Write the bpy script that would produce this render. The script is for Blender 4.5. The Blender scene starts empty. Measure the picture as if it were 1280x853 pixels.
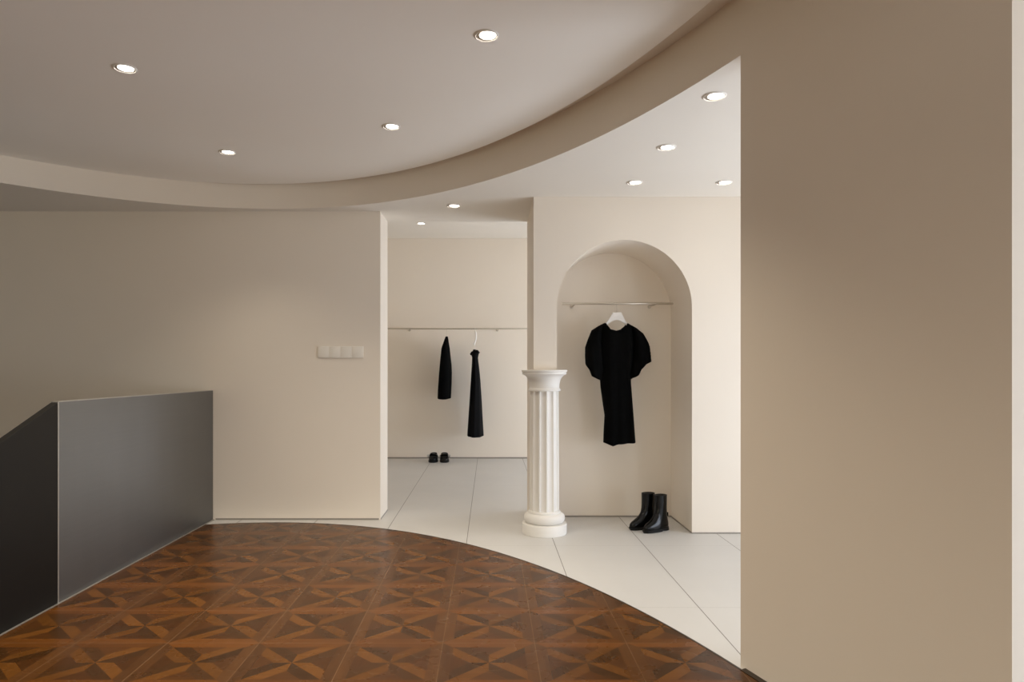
import bpy, bmesh, math, random
from mathutils import Vector, Matrix, geometry
random.seed(4)
S = bpy.context.scene
COL = S.collection
PI = math.pi

# ------------------------------------------------------------------ helpers
def link(o, parent=None):
    COL.objects.link(o)
    if parent is not None:
        o.parent = parent
    return o

def mesh_obj(name, verts, faces, mat=None, parent=None, smooth=False, smooth_idx=None, fix=True, auto=None):
    me = bpy.data.meshes.new(name)
    me.from_pydata([tuple(v) for v in verts], [], faces)
    me.update()
    if fix:
        bm = bmesh.new(); bm.from_mesh(me)
        bmesh.ops.remove_doubles(bm, verts=bm.verts, dist=1e-6)
        bmesh.ops.recalc_face_normals(bm, faces=bm.faces)
        bm.to_mesh(me); bm.free()
    if smooth:
        for p in me.polygons: p.use_smooth = True
        if auto is not None:
            me.set_sharp_from_angle(angle=math.radians(auto))
    if mat is not None: me.materials.append(mat)
    return link(bpy.data.objects.new(name, me), parent)

def bm_obj(name, bm, mat=None, parent=None, smooth=False, auto=None):
    me = bpy.data.meshes.new(name)
    bmesh.ops.recalc_face_normals(bm, faces=bm.faces)
    bm.to_mesh(me); bm.free()
    if smooth:
        for p in me.polygons: p.use_smooth = True
        if auto is not None:
            me.set_sharp_from_angle(angle=math.radians(auto))
    if mat is not None: me.materials.append(mat)
    return link(bpy.data.objects.new(name, me), parent)

def add_box(bm, x0, x1, y0, y1, z0, z1, bev=0.0, seg=2):
    v = [bm.verts.new((x, y, z)) for x in (x0, x1) for y in (y0, y1) for z in (z0, z1)]
    fs = [(0,1,3,2),(4,6,7,5),(0,4,5,1),(2,3,7,6),(0,2,6,4),(1,5,7,3)]
    faces = [bm.faces.new([v[i] for i in f]) for f in fs]
    if bev > 0:
        es = list({e for f in faces for e in f.edges})
        bmesh.ops.bevel(bm, geom=es, offset=bev, segments=seg, profile=0.5, affect='EDGES')

def box(name, x0, x1, y0, y1, z0, z1, mat, parent=None, bev=0.0):
    bm = bmesh.new(); add_box(bm, x0, x1, y0, y1, z0, z1, bev)
    return bm_obj(name, bm, mat, parent, smooth=bev > 0, auto=40)

def add_lathe(bm, prof, n=48, c=(0, 0, 0), rfun=None):
    rings = []
    for r, z in prof:
        if r < 1e-6:
            rings.append([bm.verts.new((c[0], c[1], c[2] + z))]); continue
        ring = []
        for i in range(n):
            a = 2 * PI * i / n
            rr = r * (rfun(a, z) if rfun else 1)
            ring.append(bm.verts.new((c[0] + rr * math.cos(a), c[1] + rr * math.sin(a), c[2] + z)))
        rings.append(ring)
    for a, b in zip(rings, rings[1:]):
        for i in range(n):
            j = (i + 1) % n
            if len(a) == 1 and len(b) == 1: continue
            if len(a) == 1: bm.faces.new((a[0], b[i], b[j]))
            elif len(b) == 1: bm.faces.new((a[i], a[j], b[0]))
            else: bm.faces.new((a[i], a[j], b[j], b[i]))

def add_loft(bm, rings, cap0=True, cap1=True):
    R = [[bm.verts.new(p) for p in r] for r in rings]
    n = len(R[0])
    for a, b in zip(R, R[1:]):
        for i in range(n):
            j = (i + 1) % n
            bm.faces.new((a[i], a[j], b[j], b[i]))
    if cap0: bm.faces.new(R[0][::-1])
    if cap1: bm.faces.new(R[-1])
    return R

def add_tube(bm, pts, r, n=12, cap=True):
    pts = [Vector(p) for p in pts]
    rs = r if isinstance(r, (list, tuple)) else [r] * len(pts)
    rings = []
    up = None
    for i, p in enumerate(pts):
        t = (pts[min(i + 1, len(pts) - 1)] - pts[max(i - 1, 0)]).normalized()
        if up is None:
            up = Vector((0, 0, 1)) if abs(t.z) < 0.9 else Vector((1, 0, 0))
        u = t.cross(up).normalized(); w = u.cross(t).normalized(); up = w
        rings.append([p + rs[i] * (math.cos(2*PI*k/n) * u + math.sin(2*PI*k/n) * w) for k in range(n)])
    add_loft(bm, rings, cap, cap)

def prism(name, poly, y0, y1, mat, parent=None, bev=0.0):
    """outline in x-z, extruded along y"""
    bm = bmesh.new()
    a = [bm.verts.new((x, y0, z)) for x, z in poly]
    b = [bm.verts.new((x, y1, z)) for x, z in poly]
    bm.faces.new(a); bm.faces.new(b[::-1])
    n = len(poly)
    for i in range(n):
        j = (i + 1) % n
        bm.faces.new((a[i], b[i], b[j], a[j]))
    if bev: bmesh.ops.bevel(bm, geom=[e for e in bm.edges], offset=bev, segments=2, profile=0.5, affect='EDGES')
    return bm_obj(name, bm, mat, parent, smooth=bev > 0, auto=40)

def empty(name, loc, rotz=0.0):
    o = bpy.data.objects.new(name, None)
    o.empty_display_size = 0.1
    o.location = loc; o.rotation_euler = (0, 0, rotz)
    return link(o)

def tag(o, label, cat, group=None):
    o['label'] = label; o['category'] = cat
    if group: o['group'] = group
    return o

def struct(o):
    o['kind'] = 'structure'
    return o

# ------------------------------------------------------------------ node helpers
class NG:
    def __init__(self, name):
        self.m = bpy.data.materials.new(name); self.m.use_nodes = True
        self.nt = self.m.node_tree; self.bsdf = self.nt.nodes['Principled BSDF']
    def new(self, t, **kw):
        n = self.nt.nodes.new(t)
        for k, v in kw.items(): setattr(n, k, v)
        return n
    def put(self, sock, v):
        if isinstance(v, bpy.types.NodeSocket): self.nt.links.new(v, sock)
        else: sock.default_value = v
    def math(self, op, a, b=0.0, c=0.0):
        n = self.new('ShaderNodeMath', operation=op)
        self.put(n.inputs[0], a); self.put(n.inputs[1], b); self.put(n.inputs[2], c)
        return n.outputs[0]
    def mix(self, f, a, b):
        n = self.new('ShaderNodeMix', data_type='RGBA')
        self.put(n.inputs[0], f); self.put(n.inputs[6], a); self.put(n.inputs[7], b)
        return n.outputs[2]
    def mixf(self, f, a, b):
        n = self.new('ShaderNodeMix', data_type='FLOAT')
        self.put(n.inputs[0], f); self.put(n.inputs[2], a); self.put(n.inputs[3], b)
        return n.outputs[0]
    def comb(self, x, y, z=0.0):
        n = self.new('ShaderNodeCombineXYZ')
        self.put(n.inputs[0], x); self.put(n.inputs[1], y); self.put(n.inputs[2], z)
        return n.outputs[0]
    def noise(self, vec, scale, detail=3.0, rough=0.5):
        n = self.new('ShaderNodeTexNoise')
        self.put(n.inputs['Vector'], vec); n.inputs['Scale'].default_value = scale
        n.inputs['Detail'].default_value = detail; n.inputs['Roughness'].default_value = rough
        return n.outputs[0]
    def coords(self):
        t = self.new('ShaderNodeTexCoord')
        s = self.new('ShaderNodeSeparateXYZ'); self.nt.links.new(t.outputs['Object'], s.inputs[0])
        return t.outputs['Object'], s.outputs[0], s.outputs[1], s.outputs[2]
    def bump(self, h, strength=0.1, dist=0.01):
        n = self.new('ShaderNodeBump')
        n.inputs['Strength'].default_value = strength; n.inputs['Distance'].default_value = dist
        self.put(n.inputs['Height'], h); self.nt.links.new(n.outputs[0], self.bsdf.inputs['Normal'])

def c4(c): return (c[0], c[1], c[2], 1.0)

def simple(name, col, rough=0.6, metal=0.0, var=0.04, scale=8.0, bump=0.0, spec=0.5, coat=0.0):
    g = NG(name)
    P, x, y, z = g.coords()
    n = g.noise(P, scale)
    lo = tuple(max(0, v * (1 - var)) for v in col); hi = tuple(min(1, v * (1 + var)) for v in col)
    g.put(g.bsdf.inputs['Base Color'], g.mix(n, c4(lo), c4(hi)))
    g.bsdf.inputs['Roughness'].default_value = rough
    g.bsdf.inputs['Metallic'].default_value = metal
    g.bsdf.inputs['Specular IOR Level'].default_value = spec
    if coat: g.bsdf.inputs['Coat Weight'].default_value = coat
    if bump: g.bump(g.noise(P, scale * 8), bump, 0.004)
    return g.m

def tile_material():
    g = NG('tile_floor_porcelain')
    P, x, y, z = g.coords()
    T = 0.60
    u = g.math('FRACT', g.math('DIVIDE', g.math('ADD', x, 0.755), T))      # joints at X = -0.755 + 0.6 k
    v = g.math('FRACT', g.math('DIVIDE', g.math('ADD', y, 0.20), 1.2))
    du = g.math('MULTIPLY', g.math('SUBTRACT', 0.5, g.math('ABSOLUTE', g.math('SUBTRACT', u, 0.5))), T)
    dv = g.math('MULTIPLY', g.math('SUBTRACT', 0.5, g.math('ABSOLUTE', g.math('SUBTRACT', v, 0.5))), 1.2)
    ju = g.math('LESS_THAN', du, 0.0022)
    jv = g.math('MULTIPLY', g.math('LESS_THAN', dv, 0.0013), 0.45)
    j = g.math('MAXIMUM', ju, jv)
    cell = g.math('ADD', g.math('FLOOR', g.math('DIVIDE', g.math('ADD', x, 0.755), T)),
                  g.math('MULTIPLY', g.math('FLOOR', g.math('DIVIDE', g.math('ADD', y, 0.20), 1.2)), 7.0))
    w = g.new('ShaderNodeTexWhiteNoise', noise_dimensions='1D'); g.put(w.inputs['W'], cell)
    n = g.noise(P, 2.2, 5.0)
    base = g.mix(n, c4((0.585, 0.577, 0.562)), c4((0.655, 0.648, 0.632)))
    base = g.mix(g.math('MULTIPLY', w.outputs[0], 0.25), base, c4((0.59, 0.58, 0.56)))
    g.put(g.bsdf.inputs['Base Color'], g.mix(j, base, c4((0.16, 0.145, 0.125))))
    g.bsdf.inputs['Roughness'].default_value = 0.42
    g.bsdf.inputs['Specular IOR Level'].default_value = 0.4
    return g.m

def parquet_material():
    g = NG('parquet_star_wood')
    P, x, y, z = g.coords()
    T = 0.396
    px = g.math('DIVIDE', g.math('SUBTRACT', x, 0.196), T)
    py = g.math('DIVIDE', g.math('SUBTRACT', y, 2.945), T)
    ix = g.math('FLOOR', px); iy = g.math('FLOOR', py)
    u = g.math('SUBTRACT', g.math('FRACT', px), 0.5); v = g.math('SUBTRACT', g.math('FRACT', py), 0.5)
    a = g.math('ABSOLUTE', u); b = g.math('ABSOLUTE', v)
    M = g.math('MAXIMUM', a, b)
    inside = g.math('LESS_THAN', M, 0.382)
    isv = g.math('GREATER_THAN', a, b)                       # left / right sectors
    d = g.math('ABSOLUTE', g.math('SUBTRACT', a, b))
    su = g.math('SIGN', u); sv = g.math('SIGN', v)
    # pinwheel: a board along each half diagonal, its light side turning the same way round
    turn = g.math('MULTIPLY', g.math('MULTIPLY', su, sv), g.math('SUBTRACT', 1.0, g.math('MULTIPLY', isv, 2.0)))
    strip = g.math('LESS_THAN', d, 0.19)
    petal = g.math('MULTIPLY', g.math('MULTIPLY', inside, strip), g.math('GREATER_THAN', turn, 0.0))
    dark = g.math('MULTIPLY', g.math('MULTIPLY', inside, strip), g.math('LESS_THAN', turn, 0.0))
    # ids for a random tone per piece
    sect_t = g.math('ADD', g.math('MULTIPLY', isv, g.math('MULTIPLY', su, 1.3)), g.math('MULTIPLY', g.math('SUBTRACT', 1.0, isv), g.math('MULTIPLY', sv, 2.7)))
    sect_p = g.math('ADD', g.math('MULTIPLY', su, 4.1), g.math('MULTIPLY', sv, 8.7))
    pid = g.math('ADD', g.math('ADD', g.mixf(petal, sect_t, sect_p), g.math('MULTIPLY', dark, 13.0)), g.math('MULTIPLY', inside, 31.0))
    cell = g.math('ADD', g.math('MULTIPLY', ix, 17.13), g.math('MULTIPLY', iy, 5.71))
    wn = g.new('ShaderNodeTexWhiteNoise', noise_dimensions='2D')
    g.put(wn.inputs['Vector'], g.comb(pid, cell)); rnd = wn.outputs[0]
    # grain
    gx = g.noise(g.comb(g.math('MULTIPLY', x, 5.0), g.math('MULTIPLY', y, 60.0), g.math('MULTIPLY', rnd, 9.0)), 1.0, 4.0, 0.6)
    gy = g.noise(g.comb(g.math('MULTIPLY', x, 60.0), g.math('MULTIPLY', y, 5.0), g.math('MULTIPLY', rnd, 9.0)), 1.0, 4.0, 0.6)
    grain = g.mixf(isv, gx, gy)
    band_v = c4((0.122, 0.049, 0.0135)); band_h = c4((0.172, 0.060, 0.0110))  # crosswise bands tinted brighter for the way light catches their grain
    tri_v = c4((0.096, 0.036, 0.0090)); tri_h = c4((0.108, 0.040, 0.0095))
    drk = c4((0.080, 0.033, 0.0090))
    pet = c4((0.176, 0.067, 0.0125))
    band = g.mix(isv, band_h, band_v)
    tri = g.mix(dark, g.mix(isv, tri_h, tri_v), drk)
    col = g.mix(inside, band, g.mix(petal, tri, pet))
    tone = g.math('ADD', 0.62, g.math('ADD', g.math('MULTIPLY', rnd, 0.38), g.math('MULTIPLY', grain, 0.75)))
    tone = g.math('MULTIPLY', tone, 0.60)
    big = g.noise(P, 1.1, 2.0)
    tone = g.math('MULTIPLY', tone, g.math('ADD', 0.86, g.math('MULTIPLY', big, 0.28)))
    vm = g.new('ShaderNodeVectorMath', operation='SCALE')
    g.put(vm.inputs[0], col); g.put(vm.inputs[3], tone)
    edge = g.math('GREATER_THAN', M, 0.4955)
    fin = g.mix(g.math('MULTIPLY', edge, 0.7), vm.outputs[0], c4((0.20, 0.11, 0.055)))
    e2 = g.math('MULTIPLY', g.math('LESS_THAN', g.math('ABSOLUTE', g.math('SUBTRACT', M, 0.382)), 0.003), 0.35)
    fin = g.mix(e2, fin, c4((0.03, 0.014, 0.008)))
    g.put(g.bsdf.inputs['Base Color'], fin)
    g.put(g.bsdf.inputs['Roughness'], g.math('ADD', 0.20, g.math('MULTIPLY', g.noise(P, 6.0, 3.0), 0.16)))
    g.bsdf.inputs['Specular IOR Level'].default_value = 0.15
    g.bump(grain, 0.02, 0.001)
    return g.m

def steel_material(name, col, rough, metal, amp):
    g = NG(name)
    P, x, y, z = g.coords()
    n1 = g.noise(g.comb(g.math('MULTIPLY', y, 2.0), g.math('MULTIPLY', z, 2.6), x), 1.0, 5.0, 0.65)
    n2 = g.noise(g.comb(g.math('MULTIPLY', y, 1.2), g.math('MULTIPLY', z, 60.0), x), 1.0, 3.0)
    n3 = g.noise(g.comb(g.math('MULTIPLY', y, 6.0), g.math('MULTIPLY', z, 0.5), x), 1.0, 2.0)
    t = g.math('ADD', g.math('MULTIPLY', n1, 0.5), g.math('ADD', g.math('MULTIPLY', n2, 0.2), g.math('MULTIPLY', n3, 0.3)))
    lo = tuple(c * (1 - amp) for c in col); hi = tuple(c * (1 + amp) for c in col)
    g.put(g.bsdf.inputs['Base Color'], g.mix(t, c4(lo), c4(hi)))
    g.put(g.bsdf.inputs['Roughness'], g.math('ADD', rough - 0.06, g.math('MULTIPLY', n1, 0.12)))
    g.bsdf.inputs['Metallic'].default_value = metal
    return g.m

def emit(name, col, st):
    g = NG(name)
    g.bsdf.inputs['Base Color'].default_value = c4((0.9, 0.9, 0.9))
    g.bsdf.inputs['Emission Color'].default_value = c4(col)
    g.bsdf.inputs['Emission Strength'].default_value = st
    return g.m

M_WALL = simple('warm_white_paint', (0.83, 0.760, 0.668), 0.85, var=0.012, scale=3.0, spec=0.25)
M_CEIL = simple('ceiling_paint', (0.80, 0.755, 0.685), 0.9, var=0.010, scale=2.0, spec=0.2)
M_DARKWALL = simple('unseen_wall_dark_paint', (0.36, 0.31, 0.25), 0.85, var=0.012, scale=3.0, spec=0.25)  # unseen outer wall darkened to hold back bounce light
M_OVAL = simple('oval_ceiling_brightened', (0.945, 0.905, 0.845), 0.9, var=0.010, scale=2.0, spec=0.2)  # lightened to stand in for bounce light the oval lacks
M_PLASTER = simple('white_plaster', (0.81, 0.79, 0.755), 0.6, var=0.03, scale=14.0, bump=0.05)
M_TILE = tile_material()
M_PARQ = parquet_material()
M_EDGE = simple('dark_bronze_edge', (0.045, 0.030, 0.020), 0.45, 0.4)
M_SHADOWGAP = simple('grey_shadow_strip', (0.30, 0.27, 0.235), 0.6)
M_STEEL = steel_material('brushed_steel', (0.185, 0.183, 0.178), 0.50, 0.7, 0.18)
M_BLACKSTEEL = steel_material('near_black_steel', (0.010, 0.009, 0.008), 0.6, 0.0, 0.15)  # near-black tone of the sloping section
M_BLACKSTEEL.node_tree.nodes['Principled BSDF'].inputs['Specular IOR Level'].default_value = 0.22
M_STEELEDGE = simple('pale_steel_edge', (0.50, 0.48, 0.45), 0.4, 0.7)
M_CHROME = simple('brushed_nickel', (0.62, 0.57, 0.50), 0.28, 1.0)
M_WHITE = simple('white_plastic', (0.82, 0.80, 0.77), 0.4)
M_SWITCH = simple('switch_plastic', (0.84, 0.80, 0.73), 0.45)
M_TRIMRING = simple('downlight_white_ring', (0.78, 0.74, 0.69), 0.5)
M_RECESS = simple('downlight_recess', (0.26, 0.22, 0.17), 0.5)
M_LENS = emit('downlight_glow', (1.0, 0.93, 0.82), 14.0)
M_CLOTH = simple('black_crepe', (0.0028, 0.0028, 0.0028), 0.95, var=0.3, scale=30, spec=0.04)
M_SATIN = simple('black_wool', (0.004, 0.004, 0.0045), 0.85, var=0.3, scale=40, spec=0.10)
M_LEATHER = simple('black_leather', (0.0032, 0.003, 0.0028), 0.19, var=0.2, scale=20, bump=0.02, spec=0.26)
M_RUBBER = simple('black_rubber', (0.005, 0.005, 0.005), 0.5, spec=0.25)
M_LINING = simple('dark_lining', (0.03, 0.025, 0.02), 0.8)
M_FRAME = simple('window_frame_white', (0.8, 0.79, 0.77), 0.5)

# ------------------------------------------------------------------ dimensions (metres, camera above the origin)
H = 1.183
Z_LOW, Z_UP, Z_SLOT, Z_BACK = 2.438, 2.623, 2.684, 2.951
XL, XR, YR, YB = -5.2, 3.40, -5.2, 9.14
Y_LEFT, Y_ARCH, Y_MID = 5.39, 4.935, 5.768
X_JAMB, X_PIER = -0.8595, 0.321
WELL_X = -2.22
WALL_E = (-1.668, 0.42, 3.025, 4.885)
PARQ_E = (-1.643, 0.501, 2.955, 4.766)
DISC_E = (-1.743, 0.59, 2.907, 4.688)
def ell(E, t, off=0.0): return (E[0] + (E[2] + off) * math.cos(t), E[1] + (E[3] + off) * math.sin(t))

# ------------------------------------------------------------------ floors
xb = -2.8
fl = [(WELL_X, YR), (XR, YR), (XR, YB), (xb, YB), (xb, Y_MID), (WELL_X, Y_MID)]
v = [(x, y, 0) for x, y in fl] + [(x, y, -0.2) for x, y in fl]
n = len(fl)
struct(mesh_obj('floor', v, [list(range(n)), list(range(n, 2*n))[::-1]] + [(i, (i+1) % n, n+(i+1) % n, n+i) for i in range(n)], M_TILE))
struct(mesh_obj('floor_stairwell', [(XL, YR, -1.4), (WELL_X, YR, -1.4), (WELL_X, Y_LEFT, -1.4), (XL, Y_LEFT, -1.4)], [(0, 1, 2, 3)], M_EDGE))  # unseen floor coloured dark to cut bounce onto the lowered ceiling

def clipped_ellipse(E, off, xmin, n=220):
    # arc with x >= xmin, counter-clockwise
    ca = (xmin - E[0]) / (E[2] + off)
    t0 = math.acos(max(-1, ca))
    return [ell(E, -t0 + 2 * t0 * i / n, off) for i in range(n + 1)]
arc = clipped_ellipse(PARQ_E, 0.0, -2.165)
n = len(arc)
v = [(x, y, 0.005) for x, y in arc] + [(x, y, 0.0) for x, y in arc]
struct(mesh_obj('floor_parquet', v, [list(range(n))] + [(i, (i+1) % n, n+(i+1) % n, n+i) for i in range(n)], M_PARQ))
o_arc = clipped_ellipse(PARQ_E, 0.010, -2.165)
v = []; f = []
for i in range(n):
    v += [(arc[i][0], arc[i][1], 0.0058), (o_arc[i][0], o_arc[i][1], 0.0058), (arc[i][0], arc[i][1], 0.0), (o_arc[i][0], o_arc[i][1], 0.0)]
for i in range(n - 1):
    a, b = 4*i, 4*i + 4
    f += [(a, a+1, b+1, b), (a+1, a+3, b+3, b+1), (a, b, b+2, a+2)]
struct(mesh_obj('trim_1', v, f, M_EDGE))

# ------------------------------------------------------------------ ceilings
# lowered ceiling with the oval opening
ts = set(2 * PI * i / 240 for i in range(240))
def rect_hit(t, E=WALL_E):
    cx, cy = E[0], E[1]
    ex, ey = ell(E, t); dx, dy = ex - cx, ey - cy
    k = 1e9
    if dx > 1e-9: k = min(k, (XR - cx) / dx)
    if dx < -1e-9: k = min(k, (XL - cx) / dx)
    if dy > 1e-9: k = min(k, (Y_MID - cy) / dy)
    if dy < -1e-9: k = min(k, (YR - cy) / dy)
    return cx + dx * k, cy + dy * k
for X in (XL, XR):
    for Y in (YR, Y_MID):
        ts.add(math.atan2((Y - WALL_E[1]) / WALL_E[3], (X - WALL_E[0]) / WALL_E[2]) % (2 * PI))
ts = sorted(ts); n = len(ts)
v = []; f = []
for t in ts:
    ex, ey = ell(WALL_E, t); rx, ry = rect_hit(t)
    v += [(ex, ey, Z_LOW), (rx, ry, Z_LOW), (rx, ry, Z_BACK)]
for i in range(n):
    a, b = 3*i, 3*((i + 1) % n)
    f += [(a, b, b+1, a+1), (a+1, b+1, b+2, a+2)]
struct(mesh_obj('ceiling', v, f, M_CEIL, fix=False))
# slot ceiling above everything in the main room
struct(box('ceiling_slot', XL, XR, YR, Y_MID - 0.002, Z_SLOT, Z_SLOT + 0.03, M_CEIL))
# oval raised ceiling panel
N = 240
v = [(*ell(DISC_E, 2*PI*i/N), Z_UP) for i in range(N)] + [(*ell(DISC_E, 2*PI*i/N), Z_SLOT - 0.001) for i in range(N)]
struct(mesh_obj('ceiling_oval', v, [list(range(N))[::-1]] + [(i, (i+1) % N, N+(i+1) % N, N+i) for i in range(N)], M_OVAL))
struct(box('ceiling_back', xb, XR, Y_MID, YB, Z_BACK, Z_BACK + 0.05, M_CEIL))

# ------------------------------------------------------------------ curved wall with the fascia above the opening
def t_of_y(E, y): return math.asin((y - E[1]) / E[3])
tA = t_of_y(WALL_E, 1.645); tB = t_of_y(WALL_E, 2.718)
tt = sorted(set([2*PI*i/300 for i in range(300)] + [tA, tB])); n = len(tt)
TH = 0.14
v = []; f = []
for t in tt:
    v += [(*ell(WALL_E, t), 0.0), (*ell(WALL_E, t), Z_LOW), (*ell(WALL_E, t), Z_SLOT), (*ell(WALL_E, t, TH), 0.0), (*ell(WALL_E, t, TH), Z_LOW)]
for i in range(n):
    j = (i + 1) % n
    a, b = 5*i, 5*j
    f.append((a+1, b+1, b+2, a+2))
    if tA - 1e-9 <= tt[i] < tB - 1e-9:
        f += [(a, b, b+1, a+1), (b+3, a+3, a+4, b+4)]
ia, ib = tt.index(tA), tt.index(tB)
k0 = len(v)
for i in (ia, ib):                                     # end faces with their own vertices so the corner stays crisp
    a = 5 * i; b = len(v)
    v += [v[a], v[a+1], v[a+4], v[a+3]]
    f.append((b, b+1, b+2, b+3) if i == ib else (b+3, b+2, b+1, b))
o = mesh_obj('wall_curved', v, f, M_WALL, smooth=True, fix=False)
used = set(i for p in f for i in p)
bm = bmesh.new(); bm.from_mesh(o.data)
bmesh.ops.delete(bm, geom=[x for x in bm.verts if not x.link_faces], context='VERTS')
bmesh.ops.recalc_face_normals(bm, faces=bm.faces); bm.to_mesh(o.data); bm.free()
struct(o)
# dark strip painting the shadow gap where the curved wall meets the floor
seg = [tA + (t_of_y(WALL_E, 2.69) - tA) * i / 40 for i in range(41)]
v = []; f = []
for t in seg:
    v += [(*ell(WALL_E, t, -0.028), 0.0), (*ell(WALL_E, t, -0.028), 0.008), (*ell(WALL_E, t, -0.0005), 0.008)]
for i in range(40):
    a, b = 3*i, 3*i + 3
    f += [(a, b, b+1, a+1), (a+1, b+1, b+2, a+2)]
struct(mesh_obj('shadow_gap_curved', v, f, M_EDGE))

# ------------------------------------------------------------------ straight walls
struct(box('wall_left', XL, X_JAMB, Y_LEFT, Y_MID, -1.4, Z_LOW, M_WALL))
struct(box('wall_back', xb, XR, YB, YB + 0.15, 0.0, Z_BACK, M_WALL))
struct(box('wall_outer_left', XL - 0.15, XL, YR, Y_LEFT, -1.4, Z_LOW, M_DARKWALL))
RW = (-4.7, -1.7, 0.15, 2.30)  # added opening behind the camera, cut for a warm fill light
bm = bmesh.new()
add_box(bm, XL, RW[0], YR - 0.15, YR, -1.4, Z_LOW); add_box(bm, RW[1], XR, YR - 0.15, YR, -1.4, Z_LOW)
add_box(bm, RW[0], RW[1], YR - 0.15, YR, -1.4, RW[2]); add_box(bm, RW[0], RW[1], YR - 0.15, YR, RW[3], Z_LOW)
struct(bm_obj('wall_rear', bm, M_WALL))
bm = bmesh.new()
add_box(bm, RW[0], RW[1], YR - 0.11, YR - 0.06, RW[2], RW[2] + 0.05); add_box(bm, RW[0], RW[1], YR - 0.11, YR - 0.06, RW[3] - 0.05, RW[3])
for xx in (RW[0], (RW[0] + RW[1]) / 2 - 0.025, RW[1] - 0.05): add_box(bm, xx, xx + 0.05, YR - 0.11, YR - 0.06, RW[2] + 0.05, RW[3] - 0.05)
struct(bm_obj('window_4', bm, M_FRAME))
struct(box('wall_back_left', xb - 0.15, xb, Y_MID, YB, 0.0, Z_BACK, M_WALL))

# niche wall with the arched recess
NX0, NX1, NZS, NR, NYB, CUT = 0.489, 1.4665, 1.637, 0.48875, 5.4995, 5.135
CAPZ = 1.1855
xc = (NX0 + NX1) / 2
K = 64
arcp = [(xc + NR * math.cos(PI - PI * i / K), NZS + NR * math.sin(PI - PI * i / K)) for i in range(K + 1)]
v = []; f = []; sm = []
def face(pts, smooth=False):
    b = len(v); v.extend(pts); f.append(list(range(b, b + len(pts)))); sm.append(smooth)
face([(x, Y_ARCH, z) for x, z in [(X_PIER, CAPZ), (NX0, CAPZ)] + arcp + [(NX1, 0), (XR, 0), (XR, Z_LOW), (X_PIER, Z_LOW)]])
face([(x, NYB, z) for x, z in [(NX0, 0)] + arcp + [(NX1, 0)]])
face([(NX1, Y_ARCH, 0), (NX1, NYB, 0), (NX1, NYB, NZS), (NX1, Y_ARCH, NZS)])
face([(NX0, Y_ARCH, CAPZ), (NX0, NYB, CAPZ), (NX0, NYB, NZS), (NX0, Y_ARCH, NZS)])
face([(NX0, CUT, 0), (NX0, NYB, 0), (NX0, NYB, CAPZ), (NX0, CUT, CAPZ)])
face([(X_PIER, CUT, 0), (NX0, CUT, 0), (NX0, CUT, CAPZ), (X_PIER, CUT, CAPZ)])
face([(X_PIER, Y_ARCH, CAPZ), (NX0, Y_ARCH, CAPZ), (NX0, CUT, CAPZ), (X_PIER, CUT, CAPZ)])
face([(X_PIER, Y_ARCH, CAPZ), (X_PIER, Y_MID, CAPZ), (X_PIER, Y_MID, Z_LOW), (X_PIER, Y_ARCH, Z_LOW)])
face([(X_PIER, CUT, 0), (X_PIER, Y_MID, 0), (X_PIER, Y_MID, CAPZ), (X_PIER, CUT, CAPZ)])
face([(X_PIER, Y_MID, 0), (XR, Y_MID, 0), (XR, Y_MID, Z_LOW), (X_PIER, Y_MID, Z_LOW)])
b = len(v)
for x, z in arcp: v += [(x, Y_ARCH, z), (x, NYB, z)]
for i in range(K):
    f.append([b + 2*i, b + 2*i + 1, b + 2*i + 3, b + 2*i + 2]); sm.append(True)
o = mesh_obj('wall_niche', v, f, M_WALL, fix=False)
for p, s in zip(o.data.polygons, sm): p.use_smooth = s
struct(o)

# right wall with three windows
wins = [(-0.40, 1.30, 0.05, 1.40), (2.35, 4.75, 0.05, 1.40), (6.2, 8.85, 0.05, 1.55)]
bm = bmesh.new()
ys = [YR] + [y for w_ in wins for y in w_[:2]] + [YB]
for i in range(0, len(ys), 2):
    add_box(bm, XR, XR + 0.2, ys[i], ys[i+1], 0, Z_BACK)
for y0, y1, z0, z1 in wins:
    add_box(bm, XR, XR + 0.2, y0, y1, 0, z0); add_box(bm, XR, XR + 0.2, y0, y1, z1, Z_BACK)
struct(bm_obj('wall_right', bm, M_WALL))
for k, (y0, y1, z0, z1) in enumerate(wins):
    bm = bmesh.new(); X0, X1 = XR + 0.08, XR + 0.13
    ww = 0.05
    add_box(bm, X0, X1, y0, y1, z0, z0 + ww); add_box(bm, X0, X1, y0, y1, z1 - ww, z1)
    cols = [y0, (y0 + y1) / 2 - ww / 2, y1 - ww]
    for yy in cols: add_box(bm, X0, X1, yy, yy + ww, z0 + ww, z1 - ww)
    struct(bm_obj('window_%d' % (k + 1), bm, M_FRAME))

# thin grey strips painting the shadow gap at the wall bases
struct(box('shadow_gap_left', WELL_X + 0.06, X_JAMB - 0.012, Y_LEFT - 0.003, Y_LEFT - 0.0003, 0.0, 0.013, M_SHADOWGAP))
struct(box('shadow_gap_jamb', X_JAMB + 0.0003, X_JAMB + 0.002, Y_LEFT + 0.01, Y_MID, 0.0, 0.008, M_SHADOWGAP))
struct(box('shadow_gap_back', xb, XR, YB - 0.004, YB - 0.0003, 0.0, 0.018, M_SHADOWGAP))
struct(box('shadow_gap_niche', NX0, NX1, NYB - 0.003, NYB - 0.0003, 0.0, 0.011, M_SHADOWGAP))
struct(box('shadow_gap_niche_side', NX1 - 0.003, NX1 - 0.0003, Y_ARCH, NYB - 0.003, 0.0, 0.010, M_SHADOWGAP))
struct(box('shadow_gap_right', NX1, XR, Y_ARCH - 0.003, Y_ARCH - 0.0003, 0.0, 0.010, M_SHADOWGAP))

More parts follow.
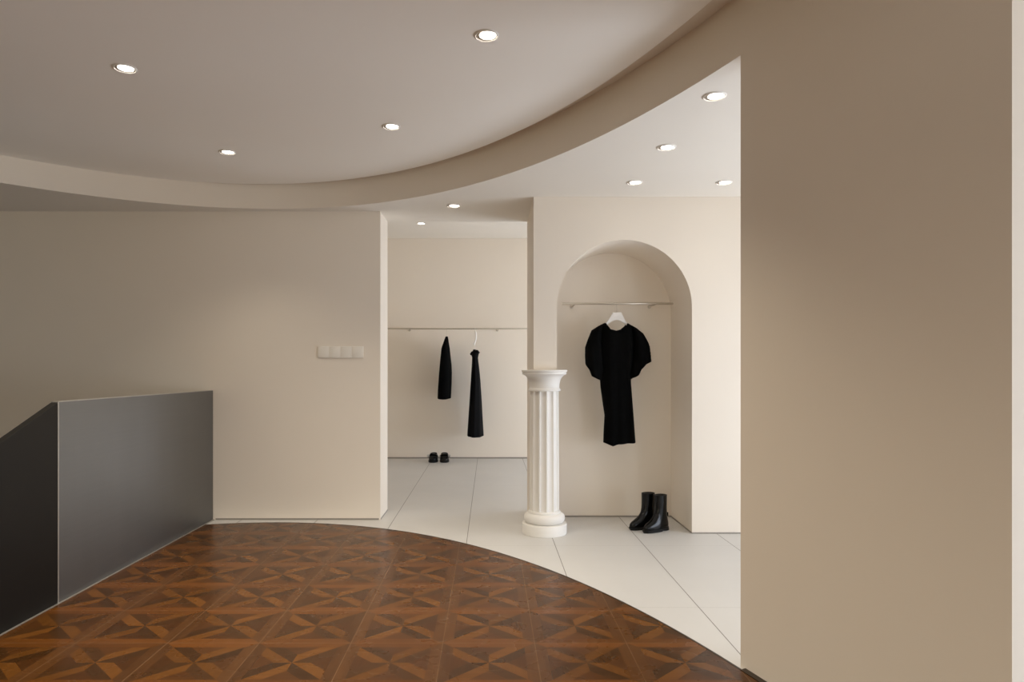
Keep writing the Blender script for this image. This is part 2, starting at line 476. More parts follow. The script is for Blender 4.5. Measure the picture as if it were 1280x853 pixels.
# ------------------------------------------------------------------ stair balustrade
t = tag(empty('stair_balustrade', (-2.20, 4.4, 0)), 'grey brushed steel stair balustrade with a black sloping section, standing against the left wall', 'balustrade')
def P2(pts, x0, x1, name, mat, parent, bev=0.002):
    """outline in y-z extruded along x, coordinates relative to the parent empty"""
    bm = bmesh.new(); L = Vector(parent.location)
    a = [bm.verts.new((x0 - L.x, y - L.y, z - L.z)) for y, z in pts]
    b = [bm.verts.new((x1 - L.x, y - L.y, z - L.z)) for y, z in pts]
    bm.faces.new(a); bm.faces.new(b[::-1]); n = len(pts)
    for i in range(n):
        j = (i + 1) % n; bm.faces.new((a[i], b[i], b[j], a[j]))
    if bev: bmesh.ops.bevel(bm, geom=list(bm.edges), offset=bev, segments=2, profile=0.5, affect='EDGES')
    return bm_obj(name, bm, mat, parent, smooth=True, auto=35)
ys0 = 3.450
P2([(ys0, 0.0), (5.387, 0.0), (5.387, 1.021), (ys0, 1.021)], -2.216, -2.180, 'level_panel', M_STEEL, t)
slope = 0.403
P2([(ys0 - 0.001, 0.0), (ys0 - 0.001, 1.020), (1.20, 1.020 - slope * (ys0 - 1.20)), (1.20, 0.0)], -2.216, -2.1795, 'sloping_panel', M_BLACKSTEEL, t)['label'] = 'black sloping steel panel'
P2([(ys0 + 0.002, 1.0212), (5.387, 1.0212), (5.387, 1.0245), (ys0 + 0.002, 1.0245)], -2.216, -2.1795, 'cap_strip', M_STEELEDGE, t, 0.0)['label'] = 'pale steel cap strip'
P2([(ys0 - 0.004, 0.0), (ys0 + 0.004, 0.0), (ys0 + 0.004, 1.021), (ys0 - 0.004, 1.021)], -2.1795, -2.1775, 'edge_strip', M_STEELEDGE, t, 0.0)['label'] = 'pale vertical edge strip'
struct(box('trim_2', -2.1785, -2.1655, 1.20, 5.38, 0.0, 0.006, M_STEELEDGE))

# ------------------------------------------------------------------ fluted column
t = tag(empty('fluted_column', (0.401, 4.963, 0)), 'short white fluted plaster column carrying the wall corner beside the niche', 'column')
bm = bmesh.new()
prof = [(0, 0), (0.159, 0), (0.162, 0.003), (0.162, 0.072), (0.160, 0.076), (0.146, 0.078)]
for i in range(13):
    a = -PI / 2 + PI * i / 12
    prof.append((0.122 + 0.027 * math.cos(a), 0.114 + 0.034 * math.sin(a)))
prof += [(0.118, 0.150), (0.118, 0.160), (0.110, 0.168), (0.0, 0.168)]
add_lathe(bm, prof, 96); bm_obj('base', bm, M_PLASTER, t, True, 35)
bm = bmesh.new()
NF = 12; per = 20
def flute(a):
    ph = ((a + math.radians(10 + 15)) / (2 * PI / NF)) % 1.0
    w = abs(ph - 0.5) * 2                     # 0 in the flute centre, 1 on the ridge centre
    return 1.0 if w > 0.82 else 1.0 - 0.125 * math.sqrt(max(0, 1 - (w / 0.82) ** 2))
rings = []
for k in range(9):
    z = 0.166 + (1.034 - 0.166) * k / 8
    r = 0.1085 - 0.0045 * (k / 8)
    rings.append([(r * flute(2*PI*i/(NF*per)) * math.cos(2*PI*i/(NF*per)), r * flute(2*PI*i/(NF*per)) * math.sin(2*PI*i/(NF*per)), z) for i in range(NF*per)])
add_loft(bm, rings); bm_obj('shaft', bm, M_PLASTER, t, True, 30)
bm = bmesh.new()
prof = [(0, 1.031), (0.112, 1.031), (0.116, 1.034), (0.117, 1.042), (0.114, 1.048), (0.111, 1.051), (0.1085, 1.056), (0.1085, 1.068), (0.110, 1.084),
        (0.1135, 1.102), (0.1195, 1.119), (0.128, 1.133), (0.139, 1.144), (0.150, 1.150), (0.158, 1.153), (0.160, 1.158), (0.160, 1.166), (0.157, 1.169),
        (0.162, 1.171), (0.165, 1.174), (0.165, 1.182), (0.162, 1.185), (0, 1.185)]
add_lathe(bm, prof, 96); bm_obj('capital', bm, M_PLASTER, t, True, 35)

# ------------------------------------------------------------------ downlights
def make_downlight():
    t = empty('downlight', (0, 0, 0))
    bm = bmesh.new()
    add_lathe(bm, [(0.046, -0.001), (0.0455, -0.0055), (0.0475, -0.0070), (0.0535, -0.0035), (0.055, -0.0006), (0.046, -0.001)], 48)
    bm_obj('trim_ring', bm, M_TRIMRING, t, True, 40)
    bm = bmesh.new(); add_lathe(bm, [(0, -0.0008), (0.0462, -0.0008), (0.0462, -0.0018), (0, -0.0018)], 40)
    bm_obj('recess', bm, M_RECESS, t)
    bm = bmesh.new(); add_lathe(bm, [(0, -0.0019), (0.0350, -0.0019), (0.0350, -0.0035), (0.028, -0.0048), (0, -0.0055)], 40, (0.0055, -0.003, 0))
    bm_obj('lens', bm, M_LENS, t, True, 60)
    return t
DL = make_downlight(); first = True
def place_downlight(x, y, z, label, group):
    global first
    if first: o = DL; first = False
    else:
        o = DL.copy(); COL.objects.link(o)
        for ch in DL.children:
            c = ch.copy(); COL.objects.link(c); c.parent = o
    o.location = (x, y, z); tag(o, label, 'ceiling light', group)
gU, gL = 'downlights in the raised oval ceiling', 'downlights in the lowered ceiling'
place_downlight(-1.735, 3.250, Z_UP, 'recessed round downlight nearest the left picture edge in the raised oval ceiling', gU)
place_downlight(-0.012, 2.932, Z_UP, 'largest downlight of the oval ceiling, nearest the viewer at the top centre', gU)
place_downlight(-0.578, 4.027, Z_UP, 'far downlight of the oval ceiling above the doorway view, right of its pair', gU)
place_downlight(-1.727, 4.499, Z_UP, 'smallest downlight of the oval ceiling, near its curved rim before the left wall', gU)
place_downlight(1.030, 3.121, Z_LOW, 'round downlight in the lowered ceiling closest to the top of the curved wall edge', gL)
place_downlight(0.996, 3.837, Z_LOW, 'middle downlight of the receding row of three leading to the arched niche', gL)
place_downlight(0.969, 4.555, Z_LOW, 'round downlight just in front of the wall above the arched niche', gL)
place_downlight(1.567, 4.555, Z_LOW, 'far downlight of the lowered ceiling beside the curved wall edge, right of the niche', gL)
place_downlight(-0.271, 5.197, Z_LOW, 'round downlight in the ceiling of the doorway between left wall and niche wall', gL)
place_downlight(-0.823, 8.21, Z_BACK, 'tiny round downlight in the high ceiling of the back room', None)

# ------------------------------------------------------------------ light switch
t = tag(empty('light_switch', (-1.172, Y_LEFT, 1.3255)), 'four gang cream light switch strip on the left wall near the doorway', 'light switch')
bm = bmesh.new(); add_box(bm, -0.180, 0.180, -0.010, -0.0003, -0.0465, 0.0465, 0.002); bm_obj('plate', bm, M_SWITCH, t, True, 40)
for i in range(4):
    bm = bmesh.new(); x0 = -0.1775 + i * 0.0889
    add_box(bm, x0 + 0.0025, x0 + 0.0862, -0.0135, -0.0095, -0.043, 0.043, 0.0015)
    bm_obj('rocker', bm, M_SWITCH, t, True, 40)

# ------------------------------------------------------------------ clothes rails
def rail(name, x0, x1, y, z, r, brackets, ywall, label):
    t = tag(empty(name, ((x0 + x1) / 2, y, z)), label, 'clothes rail')
    L = Vector(t.location)
    bm = bmesh.new(); add_tube(bm, [(x0 - L.x, 0, 0), (x0 - L.x + 0.002, 0, 0), (x1 - L.x - 0.002, 0, 0), (x1 - L.x, 0, 0)], [r * 0.8, r, r, r * 0.8], 16)
    bm_obj('rod', bm, M_CHROME, t, True, 50)
    for bx in brackets:
        bm = bmesh.new(); add_tube(bm, [(bx - L.x, 0.0, 0), (bx - L.x, ywall - y - 0.0005, 0)], r * 0.75, 12)
        add_tube(bm, [(bx - L.x, ywall - y - 0.006, 0), (bx - L.x, ywall - y - 0.0005, 0)], r * 1.7, 16)
        bm_obj('bracket', bm, M_CHROME, t, True, 50)
    return t
NRY, NRZ = 5.24, 1.694
rail('clothes_rail', 0.5615, 1.412, NRY, NRZ, 0.0085, [0.663, 1.290], NYB, 'slim brushed metal clothes rail on two wall brackets inside the arched niche')
BRY, BRZ = 8.80, 1.719
rail('clothes_rail', -1.75, 1.05, BRY, BRZ, 0.0105, [-1.068, 0.108], YB, 'long thin metal clothes rail across the wall of the back room')

# ------------------------------------------------------------------ garments
def px(x, y, d): return ((x - 611.5) / 853.0 * d, H - (y - 463.0) / 853.0 * d)

def seg_dist(p, a, b):
    ax, az = a; bx, bz = b; dx, dz = bx - ax, bz - az
    L = dx*dx + dz*dz
    k = 0 if L == 0 else max(0, min(1, ((p[0]-ax)*dx + (p[1]-az)*dz) / L))
    return math.hypot(p[0] - ax - k*dx, p[1] - az - k*dz)

def inside(p, poly):
    r = False; n = len(poly)
    for i in range(n):
        a, b = poly[i], poly[(i + 1) % n]
        if (a[1] > p[1]) != (b[1] > p[1]) and p[0] < (b[0]-a[0]) * (p[1]-a[1]) / (b[1]-a[1]) + a[0]: r = not r
    return r

def inflate(name, poly, open_edges, D, w, res, fold, mat, parent, y0=0.0, back=0.8):
    """cloth body from a front outline (x, z): front and back sheets that part away from the seams; open edges (hem, cuff) stay open"""
    n = len(poly); bd = []; fl_open = []
    for i in range(n):
        a, b = poly[i], poly[(i + 1) % n]
        m = max(1, int(math.hypot(b[0]-a[0], b[1]-a[1]) / res))
        for k in range(m):
            bd.append((a[0] + (b[0]-a[0]) * k / m, a[1] + (b[1]-a[1]) * k / m))
    closed = [(poly[i], poly[(i+1) % n]) for i in range(n) if i not in open_edges]
    pts = list(bd)
    xs = [p[0] for p in poly]; zs = [p[1] for p in poly]
    row = 0; z = min(zs) + res * 0.5
    while z < max(zs):
        x = min(xs) + (res * 0.5 if row % 2 else 0)
        while x < max(xs):
            if inside((x, z), poly) and min(seg_dist((x, z), poly[i], poly[(i+1) % n]) for i in range(n)) > res * 0.5: pts.append((x, z))
            x += res
        z += res * 0.87; row += 1
    nb = len(bd)
    vv, ee, ff, *_ = geometry.delaunay_2d_cdt([Vector(p) for p in pts], [(i, (i+1) % nb) for i in range(nb)], [], 1, 1e-6)
    verts = []; fi = []; bi = []
    for p in vv:
        d = min(seg_dist(p, a, b) for a, b in closed)
        if d < 1e-5:
            fi.append(len(verts)); bi.append(len(verts)); verts.append((p[0], y0 + fold(p[0], p[1]) * 0.5, p[1])); continue
        s = min(d / w, 1.0); h = D * math.sqrt(max(0, 1 - (1 - s) ** 2))
        fo = fold(p[0], p[1]) * min(1, 0.5 + s)
        fi.append(len(verts)); verts.append((p[0], y0 - h + fo, p[1]))
        bi.append(len(verts)); verts.append((p[0], y0 + h * back - fo * 0.3, p[1]))
    faces = [[fi[i] for i in t_] for t_ in ff] + [[bi[i] for i in t_][::-1] for t_ in ff]
    return mesh_obj(name, verts, faces, mat, parent, smooth=True)

# dress in the niche --------------------------------------------------------
DX, DZ = px(771, 463, NRY)[0], 1.69
dress = tag(empty('dress', (DX, NRY, 0.62)), 'black short dress with puffed sleeves on a white hanger in the arched niche', 'dress')
def dp(pts): return [(px(x, y, NRY)[0] - DX, px(x, y, NRY)[1] - 0.62) for x, y in pts]
body = dp([(755.8,403.8),(757.5,407),(761.3,412.6),(768.4,414.5),(776.7,412.5),(781.9,408),(784.5,404.2),(789,406.6),(792,415),(793.3,428),(792.6,445),(790.2,462),(788.5,472),
           (788.7,479.4),(790.2,500),(791.6,517),(793.2,538),(794.5,553.3),(783,554),(771.7,555),(764,557),(754.1,553.3),(754.7,538),(755.8,519.3),(753.4,504),(750.6,485.2),(749.9,476),
           (751.2,462),(749.8,445),(748.8,428),(750,415),(752,406.4)])
oe = set(i for i in range(len(body)) if 17 <= i <= 20 or i <= 5)
def foldf(x, z):
    k = max(0, 1 - z / 0.85)
    return 0.016 * k * math.sin(x * 75 + 2.0 + 1.5 * z) + 0.007 * math.sin(x * 48 - 1 + z * 2)
inflate('body', body, oe, 0.060, 0.075, 0.014, foldf, M_CLOTH, dress)
sl_l = dp([(755.8,403.8),(747,408.2),(739.3,413.2),(734.2,425.4),(731.3,434.5),(731.1,445),(731.6,455.1),(738,462.2),(741.3,470.6),(749.7,475.1),(752.2,476),(754,462),(753,445),(751.8,428),(752.5,415),(754,406.4)])
sl_r = dp([(784.5,404.2),(796.1,410.6),(803.8,417),(808.5,425),(812.2,433.2),(813.2,443),(814.1,451.5),(805.1,455.7),(798.7,462.2),(796,469.3),(790.6,473),(786.8,476),(787.4,462),(789.8,445),(790.4,428),(789.6,415),(787,407)])
fs = lambda x, z: 0.006 * math.sin(x * 85 + z * 14)
inflate('sleeve', sl_l, {6, 7, 8, 9}, 0.085, 0.075, 0.013, fs, M_CLOTH, dress, -0.004)
inflate('sleeve', sl_r, {6, 7, 8, 9}, 0.085, 0.075, 0.013, fs, M_CLOTH, dress, -0.004)
nclosed = [(body[i], body[(i + 1) % len(body)]) for i in range(len(body)) if i not in oe]
for sg, k in ((-1, 1.0), (1, 0.8)):
    bm = bmesh.new(); nk = []
    for p, q in zip(body[:6], body[1:7]):
        for j in range(4): nk.append((p[0] + (q[0] - p[0]) * j / 4, p[1] + (q[1] - p[1]) * j / 4))
    nk = nk[1:] + [body[6]]; pts = []
    for p in nk[:-1]:
        d = min(seg_dist(p, *e) for e in nclosed); t_ = min(d / 0.075, 1)
        pts.append((p[0], sg * 0.060 * k * math.sqrt(max(0, 1 - (1 - t_) ** 2)) + sg * 0.002, p[1]))
    add_tube(bm, pts, 0.0030, 8); bm_obj('neck_binding', bm, M_SATIN, dress, True)

def hook(bm, z_rod, r_rod, z_body, plane):
    """wire hook over a rod at z_rod (local), shank to z_body; plane 'xz' or 'yz'"""
    pts = []
    R = r_rod + 0.0035
    for i in range(15):
        a = math.radians(200 - 245 * i / 14)
        pts.append((R * 1.0 * math.cos(a), z_rod + R * math.sin(a)))
    pts += [(0.004, z_rod - R * 1.5), (0.0, z_rod - R * 2.2), (0.0, z_body)]
    P = [(u, 0, w_) if plane == 'xz' else (0, u, w_) for u, w_ in pts]
    add_tube(bm, P, 0.0021, 8)

hg = tag(empty('dress_hanger', (DX, NRY, NRZ)), 'white broad shouldered hanger holding the short dress in the niche', 'hanger')
def hp(pts): return [(px(x, y, NRY)[0] - DX, px(x, y, NRY)[1] - NRZ) for x, y in pts]
prism('body', hp([(765.8,390.8),(776.7,390.8),(778.2,395.5),(780.6,399.5),(783.6,404.6),(783.2,407.0),(782.0,406.4),(779,403.2),(775.2,400.6),(771,399.8),(766.8,400.6),(762.8,403),(758.6,406.6),(757.0,407.4),(756.7,404.8),(761.2,399.4),(764.2,395.5)]),
      -0.006, 0.006, M_WHITE, hg, 0.002)
bm = bmesh.new(); hook(bm, 0.0, 0.0085, hp([(771, 391.5)])[0][1], 'yz'); bm_obj('hook', bm, M_CHROME, hg, True)

# two garments on the back rail (seen edge-on) ------------------------------
def edge_on(rows, d, cx, z0, nseg=32, fold=0.0, nf=5, sharp=2.0):
    """rows: (x left px, x right px, y px, half depth along y); returns loft rings local to (cx, ., z0)"""
    rings = []
    for k, (xl, xr, yp, hd) in enumerate(rows):
        a = px(xl, yp, d)[0] - cx; b = px(xr, yp, d)[0] - cx; z = px(0, yp, d)[1] - z0
        c = (a + b) / 2; hw = (b - a) / 2; r = []
        for i in range(nseg):
            th = 2 * PI * i / nseg
            fx = 1 + fold * min(1, k / 4) * math.sin(nf * th + 0.3 * k)
            cs, sn = math.cos(th), math.sin(th)
            ex = math.copysign(abs(cs) ** (2 / sharp), cs)
            ey = math.copysign(abs(sn) ** (2 / sharp), sn)
            dz = 0.012 * math.cos(2 * th) * (k / len(rows))
            r.append((c + hw * ex * (fx if abs(cs) < 0.9 else 1), hd * ey * fx, z + dz * 0.5))
        rings.append(r)
    return rings
JX = px(556.8, 463, BRY)[0]
jk = tag(empty('jacket', (JX, BRY, 0.74)), 'black jacket hanging edge-on, left garment on the back room rail', 'jacket')
rows = [(556.9,559.8,421.3,0.030),(555.8,560.5,424,0.060),(553.8,561.2,430,0.130),(551.9,562.2,436,0.190),(550.8,563.2,446,0.215),(549.9,564.4,456,0.225),(548.9,564.8,467,0.230),(548.0,564.5,480,0.235),(547.4,564.0,489,0.238),(547.0,563.6,498.4,0.240)]
bm = bmesh.new(); add_loft(bm, edge_on(rows, BRY, JX, 0.74, 40, 0.03, 6), False, False); bm_obj('body', bm, M_CLOTH, jk, True, 60)
for sg in (-1, 1):
    bm = bmesh.new()
    pts = []; rr = []
    for k in range(9):
        q = k / 8
        xx = px(557.2 - 1.4 * q, 463, BRY)[0] - JX
        pts.append((xx, sg * (0.205 + 0.045 * math.sin(q * 2.2)), px(0, 432 + 63 * q, BRY)[1] - 0.74)); rr.append((0.016, 0.036, 0.047, 0.053, 0.057, 0.060, 0.062, 0.063, 0.063)[k])
    add_tube(bm, pts, rr, 18); bm_obj('sleeve', bm, M_CLOTH, jk, True, 60)
bm = bmesh.new()
for q in range(1): add_loft(bm, [[(px(558.35, 463, BRY)[0] - JX + r_ * 0.0165 * math.cos(2*PI*i/20), r_ * 0.034 * math.sin(2*PI*i/20), px(0, y_, BRY)[1] - 0.74) for i in range(20)] for r_, y_ in ((1.0, 422.6), (1.02, 421.2), (0.8, 420.9), (0.78, 422.6))], False, False)
bm_obj('hanging_collar', bm, M_CLOTH, jk, True)

SX = px(594.5, 463, BRY)[0]
sk = tag(empty('maxi_skirt', (SX, BRY, 0.32)), 'long black slender skirt with gathered pointed waist, right garment on the back room rail', 'skirt')
rows = [(591.6,594.4,437.0,0.030),(590.2,597.2,440.4,0.085),(588.9,598.6,442.6,0.115),(590.1,597.6,447.5,0.120),(589.9,598.0,452.5,0.125),(589.3,599.2,462,0.135),(588.5,600.6,476,0.150),(587.6,601.5,490,0.165),(586.6,602.4,505,0.180),(585.5,603.3,522,0.195),(584.4,604.2,538,0.205),(584.0,604.6,545.0,0.210)]
bm = bmesh.new(); add_loft(bm, edge_on(rows, BRY, SX, 0.32, 48, 0.05, 8), True, False); bm_obj('skirt_body', bm, M_SATIN, sk, True, 60)
for (x0, y0, x1, y1) in ((593.2, 439.5, 588.2, 443.8), (593.4, 438.5, 599.2, 441.4)):
    a = px(x0, y0, BRY); b = px(x1, y1, BRY)
    for yy in (-0.06, 0.06):
        bm = bmesh.new()
        add_tube(bm, [(a[0]-SX, yy, a[1]-0.32), ((a[0]+b[0])/2-SX, yy * 1.1, (a[1]+b[1])/2-0.32), (b[0]-SX, yy * 1.2, b[1]-0.32)], [0.012, 0.024, 0.010], 10)
        bm_obj('waist_ruffle', bm, M_SATIN, sk, True)

def coat_hanger(x, ztop, zbody, halfw, label, curvy):
    t = tag(empty('coat_hanger', (x, BRY, BRZ)), label, 'hanger')
    bm = bmesh.new()
    hook(bm, 0.0, 0.0105, zbody - BRZ, 'yz')
    bm_obj('hook', bm, M_CHROME if not curvy else M_WHITE, t, True)
    bm = bmesh.new(); zz = zbody - BRZ
    if curvy:
        add_tube(bm, [(0.002, 0, -0.026), (0.007, 0, -0.050), (0.010, 0, -0.085), (0.008, 0, -0.13), (-0.002, 0, -0.165), (-0.014, 0, -0.195), (-0.012, 0, -0.215)], [0.006, 0.0105, 0.012, 0.0115, 0.012, 0.0115, 0.006], 12)
    add_tube(bm, [(-0.008 if curvy else 0, s * halfw, zz - 0.05 * abs(s) ** 1.5) for s in (-1, -0.8, -0.5, -0.25, 0, 0.25, 0.5, 0.8, 1)], [0.006, 0.009, 0.010, 0.010, 0.010, 0.010, 0.010, 0.009, 0.006], 12)
    bm_obj('arms', bm, M_WHITE, t, True)
    return t
coat_hanger(px(558.2, 463, BRY)[0], BRZ, px(0, 428.0, BRY)[1], 0.10, 'thin white hanger inside the black jacket on the back rail, mostly hidden', False)
coat_hanger(px(594.0, 463, BRY)[0], BRZ, px(0, 437.5, BRY)[1], 0.07, 'curved white hanger showing above the long black skirt on the back rail', True)

# ------------------------------------------------------------------ boots
def lerp_table(tab, z):
    for a, b in zip(tab, tab[1:]):
        if z <= b[0]:
            k = (z - a[0]) / (b[0] - a[0]); k = max(0, k)
            return [a[i] + (b[i] - a[i]) * k for i in range(1, len(a))]
    return list(tab[-1][1:])
def foot_ring(front, back, wf, wb, z, n=40, toe=2.3):
    """closed outline, toe along +x"""
    r = []
    for i in range(n):
        a = 2 * PI * i / n; c, s = math.cos(a), math.sin(a)
        if c >= 0:
            x = front * abs(c) ** (2 / toe); w = wf
        else:
            x = -back * abs(c) ** (2 / 2.2); w = wb
        wid = wf + (wb - wf) * (0.5 - 0.5 * math.tanh(x / 0.05))
        r.append((x, wid * math.copysign(abs(s) ** (2 / 2.3), s), z))
    return r
def make_boot(loc, rot, label, height=0.262):
    t = tag(empty('ankle_boot', loc, rot), label, 'boot', None)
    #      z     front  back  wfront wback
    tab = [(0.020, 0.170, 0.078, 0.044, 0.036), (0.035, 0.171, 0.079, 0.045, 0.037), (0.048, 0.165, 0.078, 0.044, 0.037), (0.060, 0.150, 0.076, 0.042, 0.037),
           (0.072, 0.125, 0.073, 0.040, 0.036), (0.085, 0.100, 0.070, 0.038, 0.036), (0.100, 0.079, 0.066, 0.037, 0.036), (0.120, 0.062, 0.062, 0.037, 0.036),
           (0.145, 0.053, 0.058, 0.037, 0.037), (0.180, 0.049, 0.056, 0.039, 0.039), (0.220, 0.048, 0.056, 0.040, 0.040), (height, 0.048, 0.056, 0.041, 0.041)]
    bm = bmesh.new()
    zs = [0.020, 0.028, 0.036, 0.044, 0.052, 0.060, 0.068, 0.076, 0.085, 0.095, 0.107, 0.12, 0.135, 0.155, 0.18, 0.21, 0.24, height]
    rings = [foot_ring(*lerp_table(tab, z), z) for z in zs]
    add_loft(bm, rings, True, False); bm_obj('upper', bm, M_LEATHER, t, True)
    bm = bmesh.new(); l = lerp_table(tab, height)
    add_loft(bm, [foot_ring(*[q for q in l], height), foot_ring(*[q - 0.003 for q in l], height + 0.001), foot_ring(*[q - 0.004 for q in l], height - 0.09)], False, True)
    bm_obj('lining', bm, M_LINING, t, True, 50)
    bm = bmesh.new(); add_loft(bm, [foot_ring(0.173, 0.078, 0.047, 0.038, 0.010), foot_ring(0.176, 0.081, 0.049, 0.040, 0.013), foot_ring(0.176, 0.081, 0.049, 0.040, 0.022), foot_ring(0.172, 0.078, 0.046, 0.038, 0.0235)])
    for x0, x1, w in ((0.02, 0.165, 0.040),):
        add_loft(bm, [[(x0 + (q[0]) , q[1], z) for q in foot_ring(0.148, 0.02, 0.044, 0.036, 0)] for z in (0.0, 0.0105)])
    bm_obj('sole', bm, M_RUBBER, t, True, 40)
    bm = bmesh.new(); add_loft(bm, [[(q[0] - 0.034, q[1], z) for q in foot_ring(0.030, 0.045, 0.037, 0.037, 0)] for z in (0.0, 0.0125)])
    bm_obj('heel', bm, M_RUBBER, t, True, 40)
    bm = bmesh.new(); add_box(bm, -0.076, -0.058, -0.010, 0.010, 0.118, 0.124, 0.0015); add_box(bm, -0.080, -0.074, -0.010, 0.010, 0.096, 0.126, 0.0015)
    bm_obj('pull_tab', bm, M_LEATHER, t, True, 40)
    return t
ang = math.atan2(-0.115, -0.218)
make_boot((1.262, 5.040, 0), ang + 0.12, 'black leather ankle boot in front, right one of the pair on the niche floor')
make_boot((1.190, 5.120, 0), ang + 0.02, 'black leather ankle boot behind, left one of the pair on the niche floor')

# ------------------------------------------------------------------ shoes below the back rail
def make_shoe(loc, rot, side, label):
    t = tag(empty('buckled_shoe', loc, rot), label, 'shoe')
    bm = bmesh.new()
    add_loft(bm, [foot_ring(0.125, 0.105, 0.062, 0.049, 0.0), foot_ring(0.130, 0.109, 0.065, 0.052, 0.006), foot_ring(0.130, 0.109, 0.065, 0.052, 0.026), foot_ring(0.126, 0.106, 0.062, 0.050, 0.030)])
    bm_obj('sole', bm, M_RUBBER, t, True, 40)
    tab = [(0.028, 0.124, 0.100, 0.061, 0.048), (0.050, 0.118, 0.100, 0.062, 0.049), (0.070, 0.095, 0.100, 0.060, 0.049), (0.088, 0.050, 0.099, 0.055, 0.047), (0.104, 0.010, 0.097, 0.046, 0.042), (0.114, -0.02, 0.094, 0.036, 0.036)]
    bm = bmesh.new(); rings = []
    for z in (0.028, 0.038, 0.05, 0.06, 0.07, 0.08, 0.09, 0.1, 0.108):
        fr, bk, wf, wb = lerp_table(tab, z)
        rings.append([(min(q[0], fr), q[1], q[2]) for q in foot_ring(max(fr, 0.012), bk, wf, wb, z)])
    add_loft(bm, rings, True, False); bm_obj('upper', bm, M_LEATHER, t, True)
    bm = bmesh.new(); last = rings[-1]
    add_loft(bm, [last, [(x * 0.93 - 0.001, y * 0.9, z) for x, y, z in last], [(x * 0.9, y * 0.86, z - 0.05) for x, y, z in last]], False, True)
    bm_obj('lining', bm, M_LINING, t, True, 50)
    # strap over the instep with a buckle on the outer side
    bm = bmesh.new()
    pts = [(0.035, side * 0.0655 * math.cos(a), 0.054 + 0.048 * math.sin(a)) for a in [PI * i / 16 for i in range(17)]]
    R = []
    for (x, y, z) in pts: R.append([(x - 0.012, y, z), (x + 0.012, y, z), (x + 0.012, y * 1.06, z + 0.004), (x - 0.012, y * 1.06, z + 0.004)])
    add_loft(bm, R); bm_obj('strap', bm, M_LEATHER, t, True, 40)
    bm = bmesh.new()
    cy, cz = side * 0.066, 0.080
    ring = [(0.056, cy - side * 0.004 + 0.012 * math.cos(a), cz + 0.012 * math.sin(a)) for a in [2 * PI * i / 16 for i in range(17)]]
    add_tube(bm, ring, 0.0052, 8); bm_obj('buckle', bm, M_STEELEDGE, t, True)['label'] = 'round metal buckle'
    return t
SHY = 8.835
make_shoe((px(542.0, 463, SHY)[0], SHY, 0), -PI / 2 - 0.06, -1, 'black chunky buckled shoe, left one of the pair against the back room wall')
make_shoe((px(555.6, 463, SHY)[0], SHY, 0), -PI / 2 + 0.06, 1, 'black chunky buckled shoe, right one of the pair against the back room wall')

# ------------------------------------------------------------------ light
w = bpy.data.worlds.new('sky'); S.world = w; w.use_nodes = True
w.node_tree.nodes['Background'].inputs[0].default_value = (0.80, 0.88, 1.0, 1)
w.node_tree.nodes['Background'].inputs[1].default_value = 0.3
def opening_light(name, y0, y1, z0, z1, power, col=(0.885, 0.965, 1.09), tilt=0.0):
    L = bpy.data.lights.new(name, 'AREA'); L.shape = 'RECTANGLE'
    L.size = z1 - z0; L.size_y = y1 - y0; L.energy = power; L.color = col
    o = link(bpy.data.objects.new(name, L))
    o.location = (XR + 0.3, (y0 + y1) / 2, (z0 + z1) / 2); o.rotation_euler = (0, math.radians(90 + tilt), 0)
    return o
PW = dict(win=[67, 73, 104], up=98.0, rear=74.0, low=2.0, back=4.0, wall_fill=72.0)
for k, (y0, y1, z0, z1) in enumerate(wins):
    if PW['win'][k]: opening_light('daylight_or_fill', y0, y1, z0, z1, PW['win'][k], tilt=(0.0, 28.0, 0.0)[k])
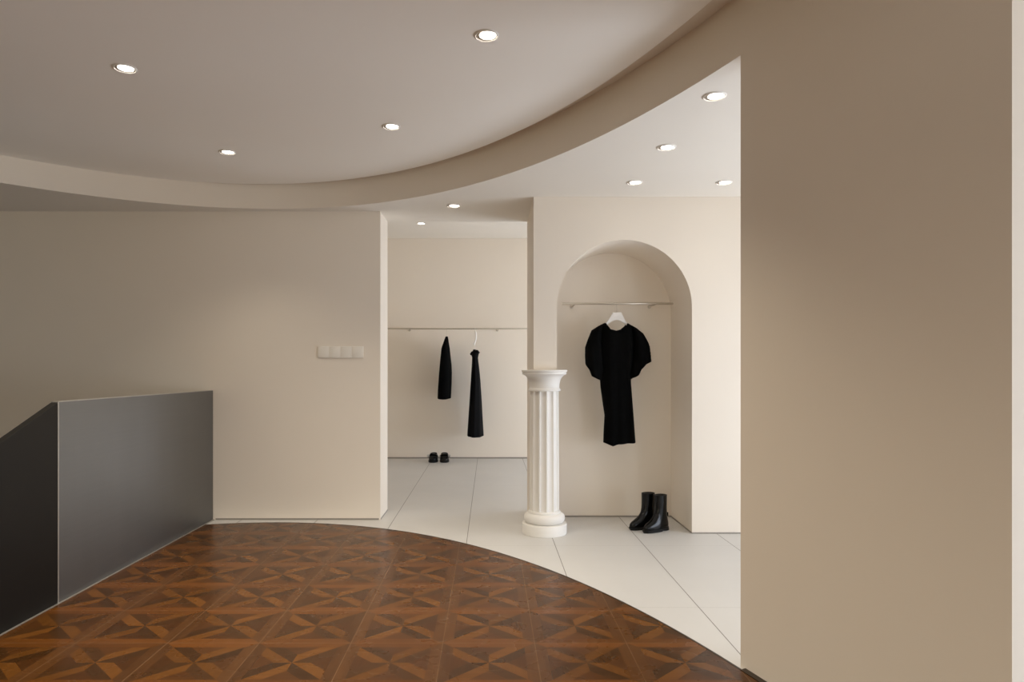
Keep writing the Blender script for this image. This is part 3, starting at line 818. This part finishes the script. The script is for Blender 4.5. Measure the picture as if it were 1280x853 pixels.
if PW['wall_fill']:
    o = opening_light('daylight_or_fill', RW[0], RW[1], RW[2], RW[3], PW['wall_fill'], (1.0, 0.92, 0.69))  # added warm fill through the rear opening
    o.location = ((RW[0] + RW[1]) / 2, YR - 0.25, (RW[2] + RW[3]) / 2); o.rotation_euler = (math.radians(90 + 20), 0, 0)
    o.data.size, o.data.size_y = RW[1] - RW[0], RW[3] - RW[2]
def spot(x, y, z, power, ang=120.0):
    if not power: return
    L = bpy.data.lights.new('lamp_or_fill', 'SPOT'); L.energy = power; L.color = (1.0, 0.89, 0.72)
    L.spot_size = math.radians(ang); L.spot_blend = 1.0; L.shadow_soft_size = 0.035
    link(bpy.data.objects.new('lamp_or_fill', L)).location = (x, y, z - 0.012)
for x, y in ((-1.735, 3.25), (-0.012, 2.932), (-0.578, 4.027), (-1.727, 4.499)): spot(x, y, Z_UP, PW['up'] * (0.45 if y > 4.2 else 1.0), 110.0)
for x, y in ((-1.2, 1.6), (-1.35, 0.9), (-1.735, 0.3), (-1.35, -0.2), (-1.735, -1.0), (-1.35, -1.6)): spot(x, y, Z_UP, PW['rear'], 150.0)  # unseen fill spots behind the camera, added without fixtures
for x, y in ((1.030, 3.121), (0.996, 3.837), (0.969, 4.555), (1.567, 4.555), (-0.271, 5.197)): spot(x, y, Z_LOW, PW['low'])
spot(-0.823, 8.21, Z_BACK, PW['back'])

# ------------------------------------------------------------------ camera
cam = bpy.data.cameras.new('camera'); co = link(bpy.data.objects.new('camera', cam))
co.location = (0, 0, H); co.rotation_euler = (math.radians(90), 0, 0)
cam.sensor_fit = 'HORIZONTAL'; cam.sensor_width = 36.0; cam.lens = 36.0 * 853.0 / 1280.0
cam.shift_x = (640.0 - 611.5) / 1280.0
cam.shift_y = (463.0 - 426.5) / 1280.0
cam.clip_start = 0.05
S.camera = co

S.view_settings.view_transform = 'Standard'
S.view_settings.look = 'None'
S.view_settings.gamma = 1.0
S.view_settings.use_curve_mapping = False
S.view_settings.exposure = 0.0
S.cycles.use_denoising = True
S.cycles.max_bounces = 14
S.cycles.diffuse_bounces = 10
S.cycles.glossy_bounces = 4
S.cycles.sample_clamp_indirect = 8.0
